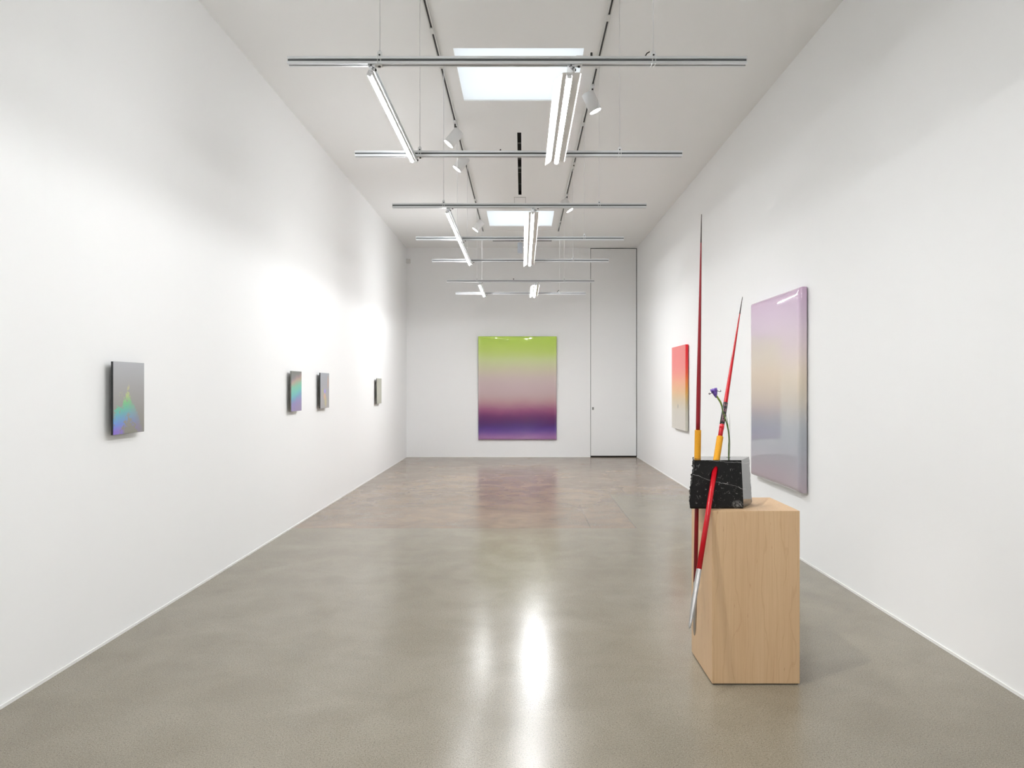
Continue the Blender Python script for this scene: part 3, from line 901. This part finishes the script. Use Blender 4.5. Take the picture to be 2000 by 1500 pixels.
# ------------------------------------------------------------------ black marble block
def stone_mat(name, base, rough, spec=.5, ior=1.5):
    m, nt, b = new_mat(name)
    tc = N(nt, 'ShaderNodeTexCoord')
    x, y, z = sep(nt, tc.outputs['Object'])[:3]
    v = tc.outputs['Object']
    n1 = noise(nt, v, 14, 5, .6)
    col = mixc(nt, n1, (base * .8, base * .8, base * .82, 1), (base * 1.35, base * 1.35, base * 1.35, 1))
    wob = math_n(nt, 'MULTIPLY', math_n(nt, 'SUBTRACT', noise(nt, v, 12, 4, .65), .5), .035)
    def vein(a, cx, cz, width, breakup, col, strength):
        # z = cz - a*(x-cx)
        d = math_n(nt, 'ADD', math_n(nt, 'SUBTRACT', z, cz), math_n(nt, 'MULTIPLY', math_n(nt, 'SUBTRACT', x, cx), a))
        d = math_n(nt, 'ABSOLUTE', math_n(nt, 'ADD', d, wob))
        k = ramp(nt, math_n(nt, 'DIVIDE', d, width), [(0, strength), (1, 0.0)])
        g = ramp(nt, noise(nt, v, breakup, 3), [(.36, .15), (.5, 1.0)])
        return mixc(nt, math_n(nt, 'MULTIPLY', k, g), col, (.42, .42, .41, 1))
    col = vein(.27, 0, .137, .0016, 14, col, .85)
    col = vein(.11, .10, .232, .0014, 9, col, .8)
    vo = N(nt, 'ShaderNodeTexVoronoi', feature='DISTANCE_TO_EDGE')
    vo.inputs['Scale'].default_value = 26
    nv = N(nt, 'ShaderNodeTexNoise'); nv.inputs['Scale'].default_value = 9
    nt.links.new(v, nv.inputs['Vector'])
    vm = N(nt, 'ShaderNodeMix', data_type='VECTOR'); vm.inputs[0].default_value = .28
    nt.links.new(v, vm.inputs[4]); nt.links.new(nv.outputs[1], vm.inputs[5])
    nt.links.new(vm.outputs[1], vo.inputs['Vector'])
    e = ramp(nt, vo.outputs[0], [(0, .8), (.026, 0.0)])
    gate = ramp(nt, noise(nt, v, 42, 3, .6), [(.55, 0.0), (.63, .9)])
    col = mixc(nt, math_n(nt, 'MULTIPLY', e, gate), col, (.38, .38, .37, 1))
    sp = ramp(nt, noise(nt, v, 190, 2, .6), [(.66, 0.0), (.74, .6)])
    sp = math_n(nt, 'MULTIPLY', sp, ramp(nt, noise(nt, v, 24, 2), [(.45, 0.0), (.7, 1.0)]))
    col = mixc(nt, sp, col, (.30, .30, .29, 1))
    # scuffed patch at the lower right
    dx = math_n(nt, 'SUBTRACT', x, .098); dz = math_n(nt, 'SUBTRACT', z, .022)
    d2 = math_n(nt, 'ADD', math_n(nt, 'MULTIPLY', dx, dx), math_n(nt, 'MULTIPLY', math_n(nt, 'MULTIPLY', dz, dz), 1.8))
    sc = math_n(nt, 'MULTIPLY', ramp(nt, math_n(nt, 'MULTIPLY', d2, 900), [(0, .8), (1, 0.0)]), ramp(nt, noise(nt, v, 110, 4, .8), [(.44, 0.0), (.62, 1.0)]))
    col = mixc(nt, sc, col, (.33, .33, .32, 1))
    nt.links.new(col, b.inputs['Base Color'])
    setp(b, rough=rough, spec=spec, ior=ior)
    if rough > .3:
        bump(nt, b, noise(nt, v, 80, 4, .7), .25, .003)
    return m
M_STONE = stone_mat('honed_black_marble', .006, .55, .25)
M_STONEP = stone_mat('polished_black_marble', .014, .04, .9, 1.75)
SX, SY, SZ = 1.000, 3.750, PZ
def build_stone():
    """hexahedral block, local origin at the base; rough broken left side, polished top and right side"""
    bm = bmesh.new()
    h = .2475
    # plan corners (local) at bottom / top : FL, FR, BR, BL
    bot = [(-.1460, -.098), (.128, -.098), (.220, .055), (-.088, .100)]
    top = [(-.119, -.094), (.118, -.094), (.214, .085), (-.083, .100)]
    nz = 26
    nseg = (40, 14, 40, 14)
    rnd = random.Random(5)
    rows = []
    def wobble(u, amp, ph):
        return amp * (math.sin(u * 23 + ph) * .5 + math.sin(u * 47 + ph * 2.3) * .3 + math.sin(u * 91 + ph * 3.1) * .2)
    for k in range(nz + 1):
        s = k / nz
        z = h * s
        cs = [Vector((b_[0] + (t_[0] - b_[0]) * s, b_[1] + (t_[1] - b_[1]) * s)) for b_, t_ in zip(bot, top)]
        # silhouette of the broken left side: bulges outward about a third of the way up
        bul = -.012 * math.sin(PI * min(1, s * 1.35)) * (1 if s < .75 else .4)
        cs[0].x += bul * .6 + wobble(s, .0045, 1)
        cs[3].x += bul * .4 + wobble(s, .005, 4)
        row = []
        for e in range(4):
            a, b_ = cs[e], cs[(e + 1) % 4]
            for q in range(nseg[e]):
                u = q / nseg[e]
                p = a.lerp(b_, u)
                if e == 3:
                    p.x += wobble(u + s, .006, 2) + wobble(s * 1.7 - u, .004, 7)
                if e == 2:
                    p.y += wobble(u * 2 + s, .003, 3)
                row.append([p.x, p.y, z])
        rows.append(row)
    n = len(rows[0])
    # base: chipped lower right front, top edge chips
    for i, p in enumerate(rows[0]):
        p[2] = 0
    grid = [[bm.verts.new(p) for p in row] for row in rows]
    edge_of = []
    for e in range(4):
        edge_of += [e] * nseg[e]
    for k in range(nz):
        for i in range(n):
            f = bm.faces.new((grid[k][i], grid[k][(i + 1) % n], grid[k + 1][(i + 1) % n], grid[k + 1][i]))
            f.material_index = 1 if edge_of[i] == 1 else 0
    f = bm.faces.new(grid[-1]); f.material_index = 1
    bm.faces.new(grid[0][::-1])
    return bm
bm = build_stone()
# bevel the bottom rim irregularly so the block shows a thin shadow line
for v in bm.verts:
    if v.co.z < .001:
        v.co.x *= .97; v.co.y *= .95
stone = obj('marble_block', bm, [M_STONE, M_STONEP])
stone.location = (SX, SY, SZ)
stone.data['note'] = 0
del stone.data['note']
tag(stone, 'rough black marble block with white veins, on the left edge of the wooden pedestal', 'stone block')

# bars' axes
B1_BOT, B1_TOP = Vector((.9005, 3.745, .193)), Vector((.934, 3.735, 2.392))
def on1(z):
    return B1_BOT.lerp(B1_TOP, (z - B1_BOT.z) / (B1_TOP.z - B1_BOT.z))
E2 = Vector((.9780, 3.655, 1.045))
DIR2 = Vector((.289, .45, 1.0))
def on2(z):
    return E2 + DIR2 * (z - E2.z)

def cutter(p0, p1, r):
    bm = bmesh.new(); tube(bm, [p0, p1], r, 36)
    bmesh.ops.recalc_face_normals(bm, faces=bm.faces)
    me = bpy.data.meshes.new('cut'); bm.to_mesh(me); bm.free()
    o = bpy.data.objects.new('cut', me); COL.objects.link(o)
    return o
FLX, FLY = 1.092, 3.800           # where the iris stands
cuts = [cutter(on1(.80), on1(1.25), .0135), cutter(on2(.90), on2(1.25), .0175),
        cutter(Vector((FLX, FLY, SZ + .17)), Vector((FLX, FLY, SZ + .30)), .012)]
for c in cuts:
    md = stone.modifiers.new('hole', 'BOOLEAN'); md.object = c; md.operation = 'DIFFERENCE'; md.solver = 'EXACT'
bpy.context.view_layer.update()
dg = bpy.context.evaluated_depsgraph_get()
me2 = bpy.data.meshes.new_from_object(stone.evaluated_get(dg))
stone.modifiers.clear()
stone.data = me2
for c in cuts:
    bpy.data.objects.remove(c)

# ------------------------------------------------------------------ two long red bars with yellow grips and steel points
def red_mat(name, c):
    m, nt, b = new_mat(name)
    setp(b, color=c, rough=.32, spec=.3, coat=.25, coat_rough=.1)
    return m
M_RED = red_mat('glossy_red_enamel', srgb(178, 6, 24))
M_RED_D = red_mat('deep_red_enamel', srgb(128, 16, 28))
M_TIP = plain('blackened_point', srgb(46, 22, 22), .4)
M_LAB = plain('black_label', (.022, .02, .022, 1), .4)
M_LABR = plain('bright_red_label', srgb(206, 26, 40), .35)
M_LET = plain('pinkish_label_print', srgb(214, 150, 160), .5)
m, nt, b = new_mat('yellow_cord_wrap')
v = coords(nt, 'Object')
nn = noise(nt, v, 260, 3, .7)
nt.links.new(mixc(nt, nn, srgb(200, 130, 14), srgb(234, 176, 38)), b.inputs['Base Color'])
setp(b, rough=.75)
bump(nt, b, nn, .6, .004)
M_YEL = m
m, nt, b = new_mat('ground_steel')
v = coords(nt, 'Object', (1, 1, .05))
nt.links.new(mixc(nt, noise(nt, v, 120, 3), (.30, .29, .28, 1), (.52, .51, .50, 1)), b.inputs['Base Color'])
setp(b, rough=.34, metal=.9)
M_GSTEEL = m

def lever(label, f, z_tip_bot, z_collar, z_wrap0, z_wrap1, z_top, r_low, r_up, r_wrap, mat, lab=None):
    t = thing('pinch_bar', label, 'metal bar', tuple(f(z_tip_bot)), group='red bars through the marble block')
    O = f(z_tip_bot)
    L = lambda z: f(z) - O
    bm = bmesh.new()
    tube(bm, [L(z_collar), L(z_wrap0 + .02)], [r_low, r_low], 24)
    n = 20
    pts, rr = [], []
    za, zb = z_wrap1 - .01, z_top
    for i in range(n + 1):
        s = i / n
        z = za + (zb - za) * s
        pts.append(L(z)); rr.append(.0013 + (r_up - .0013) * min(1, ((1 - s) / .82)) ** .9)
    tube(bm, pts, rr, 24)
    obj('shaft', bm, mat, t)
    # dark pointed end
    za2 = zb - (zb - za) * .13
    s0 = (za2 - za) / (zb - za)
    bm = bmesh.new()
    pp, r2 = [], []
    for i in range(7):
        s = s0 + (1 - s0) * i / 6
        pp.append(L(za + (zb - za) * s)); r2.append(.0016 + (r_up - .0013) * min(1, ((1 - s) / .82)) ** .9)
    tube(bm, pp, r2, 20)
    obj('dark_point', bm, M_TIP, t)
    # wrapped grip: tight turns of cord
    bm = bmesh.new()
    turns = int((z_wrap1 - z_wrap0) / .0042)
    pp, r2 = [], []
    for i in range(turns * 4 + 1):
        s = i / (turns * 4)
        pp.append(L(z_wrap0 + (z_wrap1 - z_wrap0) * s)); r2.append(r_wrap + (.0006 if i % 4 in (1, 2) else -.0003))
    tube(bm, pp, r2, 28)
    obj('cord_grip', bm, M_YEL, t)
    # steel point
    bm = bmesh.new()
    zt = z_tip_bot
    H = z_collar - zt
    tube(bm, [L(zt), L(zt + H * .03), L(zt + H * .10), L(zt + H * .38), L(zt + H * .80), L(z_collar + .001)],
         [.0008, .0042, .0075, r_low * .92, r_low * 1.04, r_low * 1.02], 8, smooth=False)
    obj('steel_point', bm, M_GSTEEL, t)
    if lab:
        z0, z1, z2 = lab
        d = (f(2) - f(1)).normalized()
        bm = bmesh.new(); tube(bm, [L(z1), L(z2)], r_up + .0009, 28)
        lb = obj('label_sleeve', bm, M_LAB, t, label='black printed sleeve')
        bm = bmesh.new(); tube(bm, [L(z0), L(z1 - .0005)], r_up + .0009, 28)
        lr = obj('label_band', bm, M_LABR, t, label='bright red printed band')
        # blocky print marks facing the viewer
        rnd = random.Random(3)
        side = d.cross(Vector((0, -1, 0))).normalized()
        fwd = side.cross(d).normalized()
        if fwd.y > 0:
            fwd = -fwd
        bm = bmesh.new()
        def mark(za_, zb_, a0, a1):
            rad = r_up + .0014
            vv = []
            for (z_, a_) in ((za_, a0), (za_, a1), (zb_, a1), (zb_, a0)):
                vv.append(bm.verts.new(L(z_) + rad * (math.cos(a_) * fwd + math.sin(a_) * side)))
            bm.faces.new(vv)
        z = z1 + .012
        while z < z2 - .012:
            if abs(z - (z1 + (z2 - z1) * .50)) > .006 and abs(z - (z1 + (z2 - z1) * .76)) > .005:
                mark(z, z + .0019, -.62, .34)
                mark(z + .0019, z + .0040, -.62, -.42)
                mark(z + .0019, z + .0040, .02 if rnd.random() < .5 else -.25, .34)
            z += .0058
        obj('label_print', bm, M_LET, lb)
        bm = bmesh.new()
        for a in (-.4, .35):
            for z_ in (z0 + .012, z0 + .02):
                mark(z_, z_ + .003, a - .12, a + .12)
        mark(z0 + .003, z0 + .0042, -1.2, 1.2)
        obj('band_print', bm, M_LET, lr)
    return t
zW0 = SZ + .2475 + .0005
lever('tall dark red bar standing upright through the marble block, with yellow grip and steel point', on1,
      .193, .475, zW0, 1.268, 2.392, .0107, .0115, .0162, M_RED_D)
lever('bright red bar slanting through the marble block, with yellow grip and black printed label', on2,
      .362, .613, zW0 - .010, 1.233, 2.005, .0128, .0118, .0162, M_RED, (1.274, 1.294, 1.4075))

# ------------------------------------------------------------------ iris
m, nt, b = new_mat('iris_green')
nt.links.new(mixc(nt, noise(nt, coords(nt, 'Object'), 30, 3), srgb(34, 70, 18), srgb(98, 128, 40)), b.inputs['Base Color'])
setp(b, rough=.45)
M_GREEN = m
M_GREEN2 = plain('iris_spathe_green', srgb(112, 130, 50), .45)
M_GREEN3 = plain('grey_green_leaf', srgb(70, 90, 70), .5)
m, nt, b = new_mat('iris_violet')
nt.links.new(mixc(nt, ramp(nt, noise(nt, coords(nt, 'Object', (1, 1, .4)), 160, 3), [(.35, 0.0), (.65, 1.0)]), srgb(46, 30, 100), srgb(128, 92, 190)), b.inputs['Base Color'])
setp(b, rough=.5)
M_VIO = m
M_VIOD = plain('iris_dark_violet', srgb(26, 18, 44), .5)
t = thing('iris_flower', 'single purple iris with bent green stem standing in the top of the marble block', 'flower', (FLX, FLY, SZ + .22))
O = Vector((FLX, FLY, SZ + .22))
def F(px, py, dy=0.0):
    return P(px, py, FLY + dy) - O
def smooth_pts(pts, rads, n=8):
    out, rr = [], []
    q = [pts[0]] + list(pts) + [pts[-1]]
    for i in range(1, len(q) - 2):
        for k in range(n):
            s = k / n
            p0, p1, p2, p3 = q[i - 1], q[i], q[i + 1], q[i + 2]
            out.append(.5 * ((2 * p1) + (p2 - p0) * s + (2 * p0 - 5 * p1 + 4 * p2 - p3) * s * s + (3 * p1 - p0 - 3 * p2 + p3) * s ** 3))
            rr.append(rads[i - 1] + (rads[i] - rads[i - 1]) * s)
    out.append(pts[-1]); rr.append(rads[-1])
    return out, rr
def ribbon(name, pts, rads, mat, squash=.35, parent=t, seg=12):
    p, r = smooth_pts(pts, rads)
    bm = bmesh.new(); tube(bm, p, r, seg, squash=squash)
    return obj(name, bm, mat, parent)
ribbon('stem', [F(1423, 903), F(1424, 870, -.010), F(1423, 846, -.024), F(1420, 830, -.036), F(1415.5, 815, -.044), F(1411.5, 803, -.046), F(1409.5, 793, -.046), F(1406, 784, -.046)],
       [.0036, .0038, .0042, .0044, .0042, .0042, .0042, .0048], M_GREEN, .75)
ribbon('leaf', [F(1422, 903, .006), F(1422.5, 870, .010), F(1424, 850, .016), F(1421.5, 829, .026), F(1418.5, 812, .034), F(1416, 802, .040)],
       [.0026, .0026, .0034, .0042, .0034, .0010], M_GREEN, .3)
ribbon('leaf', [F(1425, 903, .007), F(1426, 870, .008), F(1425, 846, .008), F(1425.5, 828, .008), F(1424.5, 808, .010)],
       [.0022, .0030, .0026, .0020, .0006], M_GREEN3, .3)
ribbon('spathe', [F(1410.5, 794, -.047), F(1407.5, 786, -.048), F(1402.5, 778, -.048), F(1397, 770, -.048), F(1392.5, 764.5, -.048)],
       [.0034, .0068, .0066, .0050, .0018], M_GREEN2, .7)
# petals: a tight ruffled cone opening upward
bl = bpy.data.objects.new('blossom', None)
base = F(1399, 777, -.046)
tipc = F(1394.0, 760.2, -.046)
ax = (tipc - base)
u, v = frame_of(ax)
bm = bmesh.new()
rings = []
for k in range(11):
    s = k / 10
    ring = []
    for i in range(48):
        a = 2 * PI * i / 48
        r = .0024 + .0128 * min(1, s * 1.25) ** .8
        r *= 1 + .16 * s * math.sin(6 * a) + .06 * s * math.sin(15 * a + 1)
        zz = s + .10 * s * math.sin(6 * a + 1.2)
        ring.append(bm.verts.new(base + ax * zz + r * (math.cos(a) * u + math.sin(a) * v)))
    rings.append(ring)
for a_, b_ in zip(rings, rings[1:]):
    for i in range(48):
        bm.faces.new((a_[i], a_[(i + 1) % 48], b_[(i + 1) % 48], b_[i])).smooth = True
# inner standards close the cup
for k, (rr_, zz_) in enumerate(((.009, 1.04), (.004, 1.02))):
    ring = [bm.verts.new(base + ax * (zz_ + .06 * math.sin(5 * i / 48 * 2 * PI)) + rr_ * (math.cos(2 * PI * i / 48) * u + math.sin(2 * PI * i / 48) * v)) for i in range(48)]
    for i in range(48):
        bm.faces.new((rings[-1][i], rings[-1][(i + 1) % 48], ring[(i + 1) % 48], ring[i])).smooth = True
    rings.append(ring)
bm.faces.new(rings[-1])
pet = obj('blossom', bm, M_VIO, t)
bpy.data.objects.remove(bl)
ribbon('curled_petal', [F(1397.5, 766, -.052), F(1400.5, 763.8, -.056), F(1404, 764.4, -.056), F(1407, 764.8, -.056), F(1407.8, 763.5, -.056), F(1406.5, 761.2, -.056)],
       [.0034, .0022, .0019, .0026, .0024, .0008], M_VIOD, .7, pet)
ribbon('curled_petal', [F(1393, 767, -.054), F(1390, 767.5, -.056), F(1387.5, 769, -.056), F(1385.2, 769.8, -.056), F(1384.8, 768.3, -.056), F(1386.6, 767.6, -.056)],
       [.0030, .0017, .0026, .0032, .0028, .0014], M_VIOD, .7, pet)
